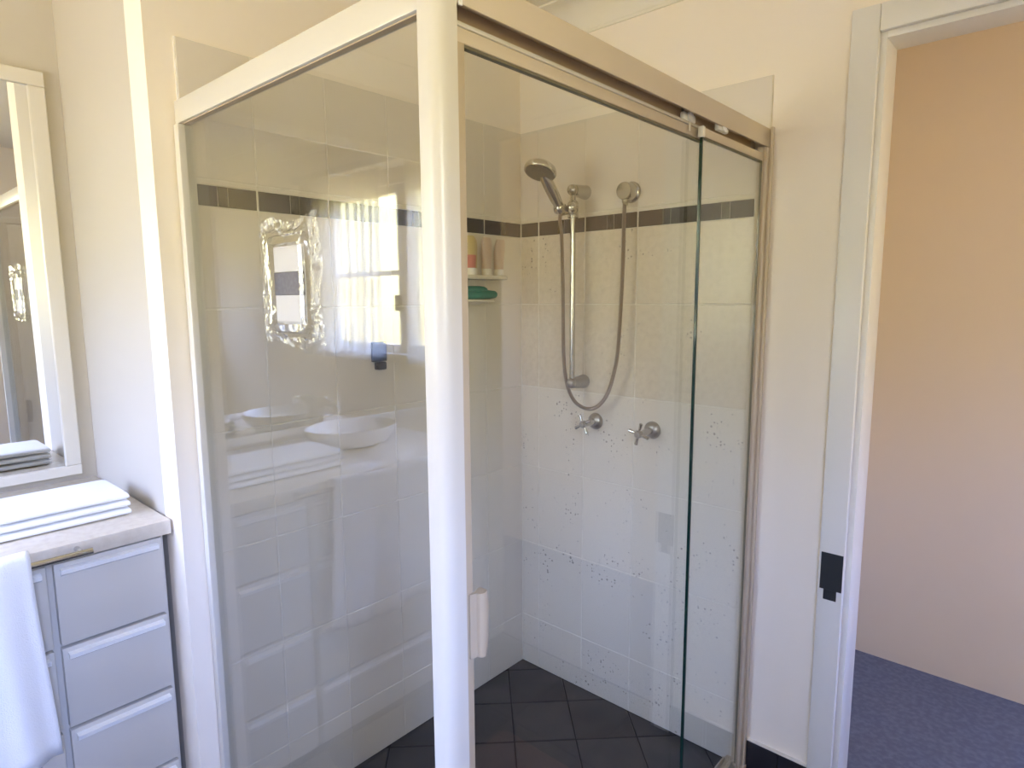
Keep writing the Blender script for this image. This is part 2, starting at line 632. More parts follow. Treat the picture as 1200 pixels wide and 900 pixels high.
# room floor outside the screen: square dark tiles
ft = MB().loft([[(x * 0.1465, y * 0.1465, -0.008) for x, y in ((-1, -1), (1, -1), (1, 1), (-1, 1))],
                [(x * 0.1465, y * 0.1465, -0.001) for x, y in ((-1, -1), (1, -1), (1, 1), (-1, 1))],
                [(x * 0.1455, y * 0.1455, 0) for x, y in ((-1, -1), (1, -1), (1, 1), (-1, 1))]]).mesh('floor_tile', 'floor_tile', 40)
for i in range(4):
    for j in range(8):
        o = link('floor_tile', ft, floor_room)
        o.location = (0.91 + 0.15 + 0.3 * i, -0.15 - 0.3 * j, 0)
for i in range(-2, 3):
    for j in range(4):
        o = link('floor_tile', ft, floor_room)
        o.location = (0.76 - 0.3 * (i + 2), -1.36 - 0.3 * j, 0)

# ------------------------------------------------------------------ dark tile skirting right of the shower
bb = bpy.data.objects.new('baseboard_back', None)
COL.objects.link(bb)
bb['kind'] = 'structure'
MB().box(0.8945, 0.985, -0.004, 0.008, 0, 0.097).build('skirting_tile', 'skirting_tile', bb, 0, 0.001)
MB().box(0.9870, DX0 - 0.06, -0.004, 0.008, 0, 0.097).build('skirting_tile', 'skirting_tile', bb, 0, 0.001)
MB().box(0.8945, DX0 - 0.06, -0.003, 0.008, 0.0972, 0.1005).build('grout_line', 'grout', bb, 0)

# ------------------------------------------------------------------ doorway with frame and the hallway beyond
dr = bpy.data.objects.new('door_1', None)
COL.objects.link(dr)
dr['kind'] = 'structure'
def arch(x0, x1, z0, z1, name='architrave'):
    MB().box(x0, x1, -0.010, 0.0075, z0, z1).build(name, 'wood_white', dr, 30, 0.003)
arch(DX0 - 0.058, DX0 + 0.004, 0, DH + 0.058)
arch(DX1 - 0.004, DX1 + 0.058, 0, DH + 0.058)
arch(DX0 + 0.0045, DX1 - 0.0045, DH - 0.004, DH + 0.058)
MB().box(DX0 - 0.001, DX0 + 0.018, 0.0076, 0.112, 0, DH).build('jamb', 'wood_white', dr, 30, 0.001)
MB().box(DX1 - 0.018, DX1 + 0.001, 0.0076, 0.112, 0, DH).build('jamb', 'wood_white', dr, 30, 0.001)
MB().box(DX0 + 0.018, DX1 - 0.018, 0.0076, 0.112, DH - 0.018, DH).build('jamb', 'wood_white', dr, 30, 0.001)
lp = MB().box(DX0 - 0.052, DX0 + 0.002, -0.0125, -0.0101, 0.640, 0.742)
lp.box(DX0 - 0.042, DX0 - 0.010, -0.0125, -0.0101, 0.612, 0.640)
lp.build('latch_plate', 'latch_dark', dr, 0, 0.0006, label='dark metal latch plate')
HY = 0.95
MB().box(0.60, 3.2, HY, HY + 0.1, -0.08, CEIL).build('wall_hallway', 'hall_paint', None, 0, **S)
MB().box(0.50, 0.60, 0.108, HY + 0.1, -0.08, CEIL).build('wall_hallway_end', 'hall_paint', None, 0, **S)
MB().box(XR + 0.1, 3.2, 0.008, 0.108, -0.08, CEIL).build('wall_hallway_near', 'hall_paint', None, 0, **S)
MB().box(0.50, 3.2, 0.108, HY + 0.1, CEIL, CEIL + 0.06).build('ceiling_hallway', 'ceiling_paint', None, 0, **S)
MB().box(0.50, 3.2, 0.108, HY + 0.1, -0.08, -0.004).build('floor_hallway', 'hall_floor', None, 0, **S)
hw = MB().box(3.18, 3.24, 0.108, HY, -0.08, 1.15)
hw.box(3.18, 3.24, 0.108, HY, 1.80, CEIL)
hw.box(3.18, 3.24, 0.108, 0.33, 1.15, 1.80)
hw.box(3.18, 3.24, HY - 0.32, HY, 1.15, 1.80)
hw.build('wall_hallway_window', 'hall_paint', None, 0, **S)

# ------------------------------------------------------------------ bathroom window with pelmet, sill, sheer curtain
win = bpy.data.objects.new('window_1', None)
COL.objects.link(win)
win['kind'] = 'structure'
fy0, fy1 = YB - 0.075, YB - 0.030
fr = MB()
fr.box(WX0, WX1, fy0, fy1, WZ0, WZ0 + 0.04)
fr.box(WX0, WX1, fy0, fy1, WZ1 - 0.04, WZ1)
fr.box(WX0, WX0 + 0.04, fy0, fy1, WZ0 + 0.04, WZ1 - 0.04)
fr.box(WX1 - 0.04, WX1, fy0, fy1, WZ0 + 0.04, WZ1 - 0.04)
fr.build('window_frame', 'wood_white', win, 0, 0.002)
MB().box(-0.25, -0.16, fy0, fy1 + 0.006, WZ0 + 0.04, WZ1 - 0.04).build('mullion', 'wood_white', win, 0, 0.002)
MB().box(-0.175, -0.152, fy1 + 0.006, fy1 + 0.030, 1.36, 1.44).build('sash_latch', 'latch_dark', win, 0, 0.003)
MB().box(-0.16, WX1 - 0.04, fy0 + 0.005, fy1 - 0.010, 1.545, 1.570).build('glazing_bar', 'wood_white', win, 0, 0.001)
for (a, b, c, d) in ((WX0 + 0.04, -0.25, WZ0 + 0.04, WZ1 - 0.04), (-0.16, WX1 - 0.04, WZ0 + 0.04, 1.545), (-0.16, WX1 - 0.04, 1.570, WZ1 - 0.04)):
    MB().box(a, b, fy0 + 0.014, fy0 + 0.018, c, d).build('pane', 'window_glass', win, 0)
MB().box(WX0 - 0.03, WX1 + 0.03, YB - 0.03, YB + 0.035, WZ0 - 0.03, WZ0).build('window_sill', 'wood_white', win, 30, 0.004)
added_win = bpy.data.objects.new('added_window', None)  # added window, fill light for the right wall, left wall and door fascia
COL.objects.link(added_win)
added_win['kind'] = 'structure'
f2 = MB()
f2.box(XR + 0.03, XR + 0.075, RY0, RY1, RZ0, RZ0 + 0.04)
f2.box(XR + 0.03, XR + 0.075, RY0, RY1, RZ1 - 0.04, RZ1)
f2.box(XR + 0.03, XR + 0.075, RY0, RY0 + 0.04, RZ0 + 0.04, RZ1 - 0.04)
f2.box(XR + 0.03, XR + 0.075, RY1 - 0.04, RY1, RZ0 + 0.04, RZ1 - 0.04)
f2.build('window_frame', 'wood_white', added_win, 0, 0.002)  # frame of the added fill window
MB().box(XR + 0.050, XR + 0.054, RY0 + 0.04, RY1 - 0.04, RZ0 + 0.04, RZ1 - 0.04).build('pane', 'window_glass', added_win, 0)  # pane of the added fill window
MB().box(XR - 0.03, XR + 0.03, RY0 - 0.03, RY1 + 0.03, RZ0 - 0.03, RZ0).build('window_sill', 'wood_white', added_win, 30, 0.004)  # sill of the added fill window
pel = MB().box(-0.62, 0.63, YB, YB + 0.11, 2.075, 2.11).build('curtain_pelmet', 'frame_cream', None, 30, 0.004,
      label='cream curtain pelmet board above the bathroom window', category='pelmet')


def curtain(x0, x1, folds, z0, z1, yc, amp, label):
    nx, nz = folds * 18, 10
    ph = random.random() * 6
    for_v, fs = [], []
    for k in range(nz + 1):
        z = z0 + (z1 - z0) * k / nz
        for i in range(nx + 1):
            u = i / nx
            a = amp * (0.65 + 0.5 * (1 - k / nz))
            y = yc + a * sin(2 * pi * folds * u + ph) + 0.4 * a * sin(2 * pi * folds * u * 0.53 + 1.7)
            for_v.append((x0 + (x1 - x0) * u + 0.008 * sin(9 * u + 3 * k / nz) + 0.34 * abs(x1 - x0) / folds * sin(4 * pi * folds * u + 2 * ph), y, z))
    for k in range(nz):
        for i in range(nx):
            a = k * (nx + 1) + i
            fs.append((a, a + 1, a + nx + 2, a + nx + 1))
    o = MB().add(for_v, fs).build('sheer_curtain', 'sheer_fabric', None, 80, label=label, category='curtain')
    return o


curtain(-0.13, 0.60, 11, 1.10, 2.073, YB + 0.062, 0.020, 'long white sheer curtain drawn across the wide window pane')
curtain(-0.60, -0.36, 6, 1.10, 2.073, YB + 0.062, 0.016, 'short white sheer curtain bunched at the vanity end of the window')
# ------------------------------------------------------------------ shower screen
scr = thing('shower_screen', (0.865, -1.16, 0), 'cream framed glass shower screen standing around the tiled corner', 'shower screen')
# corner post: flat face towards the window, large rounded outer corner
pp = [(0.846, -1.143), (0.846, -1.180)]
R = 0.021
for i in range(9):
    a = -pi / 2 + pi / 2 * i / 8
    pp.append((0.8850 - R + R * cos(a), -1.180 + R + R * sin(a)))
pp += [(0.8850, -1.143)]
MB().prism(pp, 'z', 0, 1.868).build('corner_post', 'frame_cream', scr, 40)
# header over the fixed side panel
MB().box(0.003, 0.8455, -1.172, -1.146, 1.806, 1.855).build('side_head_rail', 'frame_cream', scr, 30, 0.002)
MB().box(0.003, 0.8455, -1.165, -1.153, 1.8040, 1.806).build('side_shade_strip', 'channel_shade_brown', scr, 0)
MB().box(0.003, 0.8455, -1.172, -1.146, 0.0, 0.038).build('side_bottom_rail', 'frame_cream', scr, 30, 0.002)
jl = MB().box(0.0005, 0.026, -1.176, -1.142, 0.0, 1.8055)
jl.build('wall_jamb', 'frame_cream', scr, 30, 0.003)
MB().box(0.027, 0.8452, -1.1615, -1.1565, 0.036, 1.8060).build('fixed_pane', 'clear_glass', scr, 0)
# header over the doors: an inverted channel
hd = MB()
HY0 = -1.1425
hd.box(0.8830, 0.8860, HY0, -0.0010, 1.810, 1.857)
hd.box(0.8380, 0.8410, HY0, -0.0010, 1.800, 1.857)
hd.box(0.8410, 0.8830, HY0, -0.0010, 1.842, 1.857)
hd.build('door_head_rail', 'frame_cream_dull', scr, 30, 0.0008)
MB().box(0.8864, 0.8900, HY0, HY0 + 0.006, 1.806, 1.857).build('corner_clip', 'white_plastic', scr, 30, 0.001)
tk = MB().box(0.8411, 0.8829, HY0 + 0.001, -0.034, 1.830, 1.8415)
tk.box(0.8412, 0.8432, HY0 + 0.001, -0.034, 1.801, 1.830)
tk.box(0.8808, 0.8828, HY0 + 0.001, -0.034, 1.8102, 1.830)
tk.build('channel_shade_lining', 'channel_shade_brown', scr, 0)  # lining darkens the channel's inside by colour, standing in for its shade
# jamb on the back wall: ribbed upright
jw = MB()
jw.box(0.860, 0.8680, -0.030, -0.0006, 0.0, 1.812)
jw.box(0.8684, 0.8770, -0.034, -0.0006, 0.0, 1.8095)
jw.box(0.8774, 0.8860, -0.028, -0.0006, 0.0, 1.8095)
jw.box(0.8864, 0.8940, -0.014, -0.0006, 0.0, 1.862)
jw.build('door_jamb', 'frame_cream_dull', scr, 30, 0.0015)
MB().box(0.8715, 0.8765, -0.0375, -0.0342, 0.03, 1.772).build('jamb_seal', 'seal_dark', scr, 0)
sl = MB().box(0.835, 0.897, -1.1425, -0.0006, 0.0, 0.018)
sl.box(0.838, 0.842, -1.1425, -0.0345, 0.018, 0.034)
sl.box(0.864, 0.867, -1.1425, -0.0345, 0.018, 0.030)
sl.box(0.890, 0.894, -1.1425, -0.0345, 0.018, 0.034)
sl.build('door_sill', 'frame_cream_dull', scr, 30, 0.001)

# sliding door nearest the post (inner track)
IX = 0.8545
d1 = MB().box(IX - 0.0025, IX + 0.0025, -1.1073, -0.352, 0.020, 1.7720).build('sliding_door', 'clear_glass', scr, 0)
MB().box(IX - 0.0028, IX + 0.0028, -0.352, -0.3512, 0.020, 1.7720).build('glass_edge', 'glass_edge', d1, 0)
MB().box(IX - 0.006, IX + 0.006, -1.128, -0.345, 1.774, 1.7943).build('top_rail', 'frame_cream_dull', d1, 30, 0.0015)
MB().box(IX - 0.006, IX + 0.0085, -1.128, -0.345, 1.7945, 1.8005).build('rail_lip', 'frame_cream', d1, 30, 0.0008)
MB().box(IX - 0.0045, IX + 0.0045, -1.1073, -0.352, 1.7695, 1.7738).build('rail_seal', 'seal_dark', d1, 0)
MB().box(IX - 0.009, IX + 0.009, -1.1400, -1.1085, 0.020, 1.7735).build('stile', 'handle_beige', d1, 30, 0.002)
# handle: folded vertical grip with a rounded lower corner
hz0, hz1 = 0.8520, 0.9590
hb = MB()
prof = [(IX + 0.0092, -1.1300), (IX + 0.0125, -1.1300), (IX + 0.0150, -1.1180)]
for i in range(7):
    a = pi - pi * 0.9 * i / 6
    prof.append((IX + 0.0170 + 0.0065 * sin(a * 0.9), -1.1060 + 0.0110 * cos(a)))
prof += [(IX + 0.0040, -1.0950), (IX + 0.0036, -1.1000), (IX + 0.0092, -1.1160)]
rings = []
for k in range(9):
    t = k / 8
    z = hz0 + (hz1 - hz0) * t
    cut = 0.0
    if t < 0.001:
        cut = 0.006
    elif t > 0.999:
        cut = 0.003
    elif t < 0.15:
        cut = 0.0015
    rings.append([(x, y + 0.011 - (cut if y > -1.105 else 0), z) for x, y in prof])
hb.loft(rings).build('handle', 'handle_beige', d1, 40, label='cream moulded pull handle')
MB().lathe([(0.0, 0), (0.0022, 0), (0.0022, 0.0006), (0.0, 0.0010)], (IX + 0.0127, -1.1130, 0.905), (1, 0, 0), 10).build('screw', 'latch_dark', d1, 30)


def roller(y, x, parent):
    mb = MB()
    mb.box(x - 0.004, x + 0.008, y - 0.028, y + 0.028, 1.801, 1.8190)
    o = mb.build('roller', 'white_plastic', parent, 30, 0.004)
    MB().lathe([(0.0, 0), (0.011, 0.0), (0.011, 0.004), (0.0, 0.005)], (x + 0.0085, y - 0.004, 1.812), (1, 0, 0), 18).build('roller_wheel', 'white_plastic', parent, 30)
    MB().box(x + 0.000, x + 0.006, y - 0.028, y - 0.0255, 1.8195, 1.8295).build('roller_pin', 'seal_dark', parent, 0)
    return o


roller(-0.42, IX, d1)
# fixed end clip hanging over the inner rail
MB().box(IX + 0.0088, IX + 0.0108, -0.430, -0.422, 1.780, 1.800).build('stop_clip', 'cap_white', d1, 30, 0.001)

# panel nearest the wall (outer track)
OX = 0.8740
d2 = MB().box(OX - 0.0025, OX + 0.0025, -0.3850, -0.0385, 0.020, 1.7720).build('wall_side_door', 'clear_glass', scr, 0)
MB().box(OX - 0.0030, OX + 0.0030, -0.3892, -0.3850, 0.020, 1.7720).build('glass_edge', 'glass_edge', d2, 0, label='dark green polished glass edge')
MB().box(OX - 0.0055, OX + 0.0055, -0.3850, -0.0360, 1.7735, 1.7925).build('top_rail', 'frame_cream_dull', d2, 30, 0.0015)
MB().box(OX - 0.0040, OX + 0.0040, -0.3850, -0.0385, 1.7698, 1.7735).build('rail_seal', 'seal_dark', d2, 0)
MB().box(OX - 0.0065, OX + 0.0065, -0.3935, -0.3825, 1.7720, 1.7950).build('rail_end_cap', 'cap_white', d2, 30, 0.001)
roller(-0.285, OX - 0.002, d2)

# ------------------------------------------------------------------ shower rail with brackets and slider
WZ = 0.0
sr = thing('shower_rail', (0.285, 0, 1.12), 'chrome vertical shower rail fixed to the tiles between two wall brackets', 'shower rail')
MB().cyl((0.285, -0.070, 1.136), (0.285, -0.070, 1.752), 0.0090, n=20).build('rod', 'chrome', sr, 40)


def bracket(z, m):
    mb = MB()
    mb.lathe([(0.0, 0), (0.0225, 0.0), (0.0235, 0.004), (0.0225, 0.010), (0.0195, 0.050), (0.0175, 0.066), (0.0, 0.068)], (0.285, -0.0003, z), (0, -1, 0), 28)
    o = mb.build('bracket', m, sr, 40)
    MB().ball((0.285, -0.074, z), 0.0178).build('bracket_ball', m, o, 60)
    return o


bracket(1.763, 'chrome')
bracket(1.1360, 'chrome_worn')
mb = MB().cyl((0.285, -0.070, 1.676), (0.285, -0.070, 1.722), 0.0175, n=24)
mb.cyl((0.285, -0.070, 1.722), (0.285, -0.070, 1.730), 0.0175, 0.011)
sld = mb.build('slider', 'chrome', sr, 40)
kb = MB()
kb.lathe([(0.0, 0), (0.0155, 0.0), (0.0165, 0.014), (0.0195, 0.016), (0.0195, 0.024), (0.016, 0.032), (0.008, 0.037), (0.0, 0.038)], (0.291, -0.082, 1.703), (0.62, -0.78, 0.0), 24)
kb.build('slider_knob', 'chrome', sld, 40)
# cradle that holds the hand shower
cr_ = MB()
cr_.tube([(0.285, -0.080, 1.700), (0.281, -0.098, 1.698), (0.276, -0.115, 1.696)], [0.0125, 0.0145, 0.0165], 16)
cr_.lathe([(0.0, 0), (0.0160, 0.0), (0.0205, 0.006), (0.0215, 0.018), (0.0195, 0.024), (0.0, 0.024)], (0.2735, -0.1190, 1.688), (0.0, -0.35, 0.94), 24)
cr_.build('cradle', 'chrome', sld, 40)

# hand shower held in the cradle
hs = thing('hand_shower', (0.275, -0.12, 1.69), 'chrome hand shower head resting in the rail cradle with hose attached', 'shower head')
A = Vector((0.2735, -0.1215, 1.700))
B = Vector((0.2795, -0.2140, 1.7930))
ax = (B - A).normalized()
pts = [A + (B - A) * t for t in (0, 0.12, 0.35, 0.6, 0.85, 1.0)]
MB().tube(pts, [0.0125, 0.0150, 0.0175, 0.0185, 0.0180, 0.0150], 20).build('handle', 'chrome', hs, 50)
fn = Vector((0.02, -0.40, -0.92)).normalized()
hc = Vector((0.2790, -0.2300, 1.8000))
MB().lathe([(0.0, -0.026), (0.020, -0.0255), (0.036, -0.021), (0.0465, -0.013), (0.0505, -0.004), (0.0505, 0.003), (0.0480, 0.0065), (0.0, 0.0066)], hc, fn, 40).build('head_shell', 'chrome', hs, 40)
MB().lathe([(0.0, 0.0067), (0.0430, 0.0067), (0.0440, 0.0085), (0.0400, 0.0105), (0.0150, 0.0120), (0.0, 0.0115)], hc, fn, 40).build('spray_face', 'spray_face', hs, 40)
sp = MB()
fa = fn.cross(Vector((1, 0, 0))).normalized()
fb = fn.cross(fa)
for rr, nn in ((0.0345, 22), (0.0250, 14), (0.0110, 6)):
    for k in range(nn):
        p = hc + fn * 0.0100 + (fa * cos(2 * pi * k / nn) + fb * sin(2 * pi * k / nn)) * rr
        sp.lathe([(0.0016, 0), (0.0011, 0.0028)], p, fn, 6)
sp.build('spray_nozzles', 'nozzle_rubber', hs, 40, kind='stuff')
hp = [(0.2735, -0.1175, 1.6930), (0.2640, -0.112, 1.6700), (0.2614, -0.100, 1.6223), (0.2582, -0.088, 1.4725), (0.2585, -0.085, 1.3185), (0.2608, -0.085, 1.2334), (0.2701, -0.085, 1.1537), (0.2860, -0.082, 1.1029), (0.3115, -0.078, 1.0704), (0.3474, -0.070, 1.0561), (0.3844, -0.065, 1.0666), (0.4169, -0.060, 1.1072), (0.4388, -0.058, 1.1698), (0.4536, -0.056, 1.2524), (0.4612, -0.053, 1.4104), (0.4640, -0.050, 1.5467), (0.4620, -0.046, 1.6552), (0.4600, -0.0400, 1.7050)]
hpath = spline(hp, 8)
# resample evenly and give the metal coils their ribs
L = [0.0]
for a, b in zip(hpath, hpath[1:]):
    L.append(L[-1] + (b - a).length)
N = int(L[-1] / 0.0017)
path, rad = [], []
k = 0
for i in range(N + 1):
    s = L[-1] * i / N
    while k < len(L) - 2 and L[k + 1] < s:
        k += 1
    t = (s - L[k]) / (L[k + 1] - L[k])
    path.append(hpath[k].lerp(hpath[k + 1], t))
    rad.append(0.0066 if i % 2 else 0.0056)
MB().tube(path, rad, 10).build('hose', 'hose_metal', hs, 20, label='ribbed metal shower hose')

# wall outlet feeding the hose
wo_ = thing('hose_outlet', (0.46, 0, 1.745), 'round chrome wall outlet that feeds the shower hose', 'wall outlet')
MB().lathe([(0.0, 0), (0.0330, 0.0), (0.0330, 0.003), (0.0300, 0.008), (0.0240, 0.012), (0.0, 0.012)], (0.4600, -0.0003, 1.7440), (0, -1, 0), 36).build('flange', 'chrome', wo_, 35)
MB().lathe([(0.0, 0), (0.0270, 0.0), (0.0270, 0.034), (0.0250, 0.038), (0.0, 0.039)], (0.4600, -0.0118, 1.7440), (0, -1, 0), 36).build('body', 'chrome', wo_, 35)
MB().lathe([(0.0, 0), (0.0110, 0.0), (0.0110, 0.012), (0.0085, 0.014), (0.0085, 0.022), (0.0, 0.022)], (0.4600, -0.0370, 1.7230), (0, 0, -1), 12).build('nut', 'chrome', wo_, 35)


# ------------------------------------------------------------------ two cross-handled taps
def tap(x, z, spin, label, depth):
    t = thing('shower_tap', (x, 0, z), label, 'tap', 'pair of chrome shower taps')
    MB().lathe([(0.0, 0), (0.0285, 0.0), (0.0285, 0.002), (0.0270, 0.007), (0.0200, 0.014), (0.0125, 0.018), (0.0, 0.018)], (x, -0.0003, z), (0, -1, 0), 32).build('flange', 'chrome_worn', t, 40)
    MB().lathe([(0.0, 0), (0.0110, 0.0), (0.0105, 0.030), (0.0080, depth - 0.034), (0.0, depth - 0.034)], (x, -0.0175, z), (0, -1, 0), 20).build('spindle', 'chrome', t, 40)
    hd_ = MB().lathe([(0.0, 0), (0.0090, 0.0), (0.0125, 0.004), (0.0125, 0.016), (0.0090, 0.021), (0.0, 0.022)], (x, -(depth - 0.016), z), (0, -1, 0), 20).build('hub', 'chrome_worn', t, 40)
    yy = -(depth - 0.006)
    for k in range(4):
        a = spin + pi / 2 * k
        u = Vector((cos(a), 0, sin(a)))
        c = Vector((x, yy, z))
        MB().tube([c + u * 0.009, c + u * 0.016, c + u * 0.030, c + u * 0.034, c + u * 0.036], [0.0046, 0.0042, 0.0056, 0.0060, 0.0035], 12).build('arm', 'chrome', t, 45)
    return t


tap(0.335, 1.003, radians(118), 'chrome cross-handled shower tap nearest the tiled corner, under the hose loop', 0.080)
tap(0.552, 1.001, radians(76), 'chrome cross-handled shower tap nearer the glass door edge', 0.092)

# ------------------------------------------------------------------ shelf with tubes, soap dish with sponge
def rounded(x0, x1, y0, y1, r, n=6):
    """outline of a shelf against x0 with rounded front corners"""
    p = [(x0, y0), (x0, y1)]
    for i in range(n + 1):
        a = pi / 2 - pi / 2 * i / n
        p.append((x1 - r + r * cos(a), y1 - r + r * sin(a)))
    for i in range(n + 1):
        a = -pi / 2 * i / n
        p.append((x1 - r + r * cos(a), y0 + r + r * sin(a)))
    return p


MB().prism(rounded(0.0005, 0.092, -0.425, -0.148, 0.045), 'z', 1.481, 1.4935).build('shower_shelf', 'shelf_white', None, 40, 0.003,
    label='cream shelf with rounded ends on the tiled wall, holding toiletry tubes', category='shelf')


def tube_bottle(x, y, h, lean, body, label, red=False, wid=0.0235, name='toiletry_tube'):
    t = thing(name, (x, y, 1.4937), label, 'tube', 'toiletry tubes on the shower shelf')
    z0 = 1.4938
    MB().lathe([(0.0, 0), (0.0165, 0.0), (0.0172, 0.002), (0.0172, 0.020), (0.0155, 0.0225), (0.0, 0.0225)], (x, y, z0), (0, 0, 1), 24).build('cap', 'cap_white', t, 40)
    rings = []
    n = 24
    for k in range(11):
        tt = k / 10
        z = z0 + 0.0228 + (h - 0.0228) * tt
        a = 0.0160 + (wid - 0.0160) * min(1, tt * 1.6)       # half width along the wall
        b = 0.0160 * (1 - 0.66 * tt ** 2.0)                   # flattens to the crimped end
        if k == 10:
            a *= 0.72
        elif k == 9:
            a *= 0.96
        off = lean * tt ** 2
        rings.append([(x + b * cos(2 * pi * i / n), y + off + a * sin(2 * pi * i / n), z) for i in range(n)])
    bd = MB().loft(rings).build('body', body, t, 60)
    if red:
        rr = []
        for k in (0, 1, 2, 3, 4):
            c = [Vector(p) for p in rings[k]]
            ctr = sum(c, Vector()) / n
            rr.append([tuple(ctr + (p - ctr) * 1.02) for p in c])
        MB().loft(rr).build('label_band', 'label_red', t, 60)
    return t


tube_bottle(0.055, -0.178, 0.122, 0.010, 'tube_pink', 'beige toiletry tube standing on its cap, closest to the tiled corner')
tube_bottle(0.055, -0.238, 0.124, 0.003, 'tube_pink', 'beige toiletry tube standing on its cap, second from the tiled corner')
tube_bottle(0.040, -0.290, 0.121, 0.000, 'tube_yellow', 'yellow-brown toiletry tube on the shelf behind the red-labelled one')
tube_bottle(0.066, -0.322, 0.124, 0.000, 'tube_yellow', 'yellow toiletry tube with a red lower label beside the post', True, 0.0235)

MB().prism(rounded(0.0005, 0.085, -0.350, -0.205, 0.040), 'z', 1.408, 1.4165).build('soap_shelf', 'shelf_white', None, 40, 0.003,
    label='small cream soap shelf on the tiles under the tube shelf', category='shelf')
sg = thing('bath_sponge', (0.055, -0.28, 1.417), 'teal green folded bath sponge on the small soap shelf', 'sponge')
rings = []
n = 28
for k, (s_, z_) in enumerate(((0.70, 0.0), (0.92, 0.003), (1.0, 0.010), (0.98, 0.019), (0.86, 0.025), (0.5, 0.0275))):
    rings.append([(0.052 + 0.036 * s_ * cos(2 * pi * i / n), -0.272 + (0.082 + 0.006 * sin(3 * 2 * pi * i / n)) * s_ * sin(2 * pi * i / n), 1.4170 + z_ + 0.002 * sin(4 * pi * i / n)) for i in range(n)])
MB().loft(rings).build('lower_fold', 'teal_sponge', sg, 60)
rings = []
for k, (s_, z_) in enumerate(((0.85, 0.0), (1.0, 0.006), (0.96, 0.013), (0.75, 0.018), (0.35, 0.0205))):
    rings.append([(0.050 + 0.030 * s_ * cos(2 * pi * i / n), -0.290 + (0.062 + 0.008 * cos(3 * 2 * pi * i / n)) * s_ * sin(2 * pi * i / n), 1.4395 + z_) for i in range(n)])
MB().loft(rings).build('upper_fold', 'teal_sponge', sg, 60)

# ------------------------------------------------------------------ small hook on the left tiled wall
hk = thing('wall_hook', (0, -0.655, 1.21), 'small black hook fixed to the white tiles behind side glass', 'hook')
MB().box(0.0003, 0.010, -0.671, -0.619, 1.2365, 1.295).build('plate', 'black_plastic', hk, 30, 0.003)
MB().box(0.0004, 0.024, -0.661, -0.631, 1.213, 1.2362).build('hook', 'black_plastic', hk, 30, 0.004)

# ------------------------------------------------------------------ sealed pack taped to the outside of the side panel
PY = -1.1617
pk = thing('blister_pack', (0.453, PY, 1.355), 'clear plastic sealed pack with white card and dark band stuck on side glass', 'sealed pack')


def rrect(x0, x1, z0, z1, r, n=4):
    o = []
    for cx_, cz_, a0 in ((x1 - r, z1 - r, 0), (x0 + r, z1 - r, pi / 2), (x0 + r, z0 + r, pi), (x1 - r, z0 + r, 3 * pi / 2)):
        for i in range(n + 1):
            a = a0 + pi / 2 * i / n
            o.append((cx_ + r * cos(a), cz_ + r * sin(a)))
    return o


def at_y(poly, y, jit=0.0):
    return [(p[0] + random.uniform(-jit, jit), y + random.uniform(-jit, jit), p[1] + random.uniform(-jit, jit)) for p in poly]


# white card in three fields: plain, dark band, plain
MB().box(0.401, 0.503, PY - 0.0052, PY - 0.0030, 1.469, 1.512).build('card', 'card_white', pk, 0, 0.0006)
MB().box(0.401, 0.503, PY - 0.0052, PY - 0.0030, 1.378, 1.426).build('card', 'card_white', pk, 0, 0.0006)
MB().box(0.400, 0.504, PY - 0.0058, PY - 0.0030, 1.4265, 1.4685).build('dark_band', 'card_dark', pk, 0, 0.0006)
MB().box(0.398, 0.506, PY - 0.0030, PY - 0.0012, 1.373, 1.516).build('backing_card', 'card_white', pk, 0, 0.0006)
# raised tray walls of the blister: ring between an outer and an inner rounded rectangle
o1, o2 = rrect(0.384, 0.520, 1.356, 1.538, 0.016), rrect(0.389, 0.515, 1.361, 1.533, 0.014)
i1, i2 = rrect(0.400, 0.504, 1.374, 1.520, 0.008), rrect(0.402, 0.502, 1.378, 1.516, 0.006)
MB().loft([at_y(o1, PY - 0.0004), at_y(o2, PY - 0.0130, 0.0006), at_y(i1, PY - 0.0140, 0.0008), at_y(i2, PY - 0.0062)], cap=False).build('blister_tray', 'blister_plastic', pk, 25)
# crinkled film: irregular sheet around the tray
fm = MB()
nx, nz = 26, 34
vs_, fs_ = [], []
for k in range(nz + 1):
    for i in range(nx + 1):
        u, v = i / nx, k / nz
        x = 0.357 + 0.207 * u + 0.006 * sin(9 * v + 2)
        z = 1.335 + 0.228 * v + 0.006 * sin(8 * u)
        inside = 0.380 < x < 0.524 and 1.352 < z < 1.542
        dep = 0.0153 if inside else 0.0045
        vs_.append((x + random.uniform(-0.0022, 0.0022), PY - dep - random.uniform(0, 0.0035 if not inside else 0.0006), z + random.uniform(-0.0022, 0.0022)))
for k in range(nz):
    for i in range(nx):
        cxm = 0.357 + 0.207 * (i + 0.5) / nx
        czm = 1.335 + 0.228 * (k + 0.5) / nz
        if 0.386 < cxm < 0.518 and 1.358 < czm < 1.536:
            continue
        a = k * (nx + 1) + i
        fs_.append((a, a + 1, a + nx + 2, a + nx + 1))
fm.add(vs_, fs_).build('film_wrap', 'crinkled_film', pk, 12)

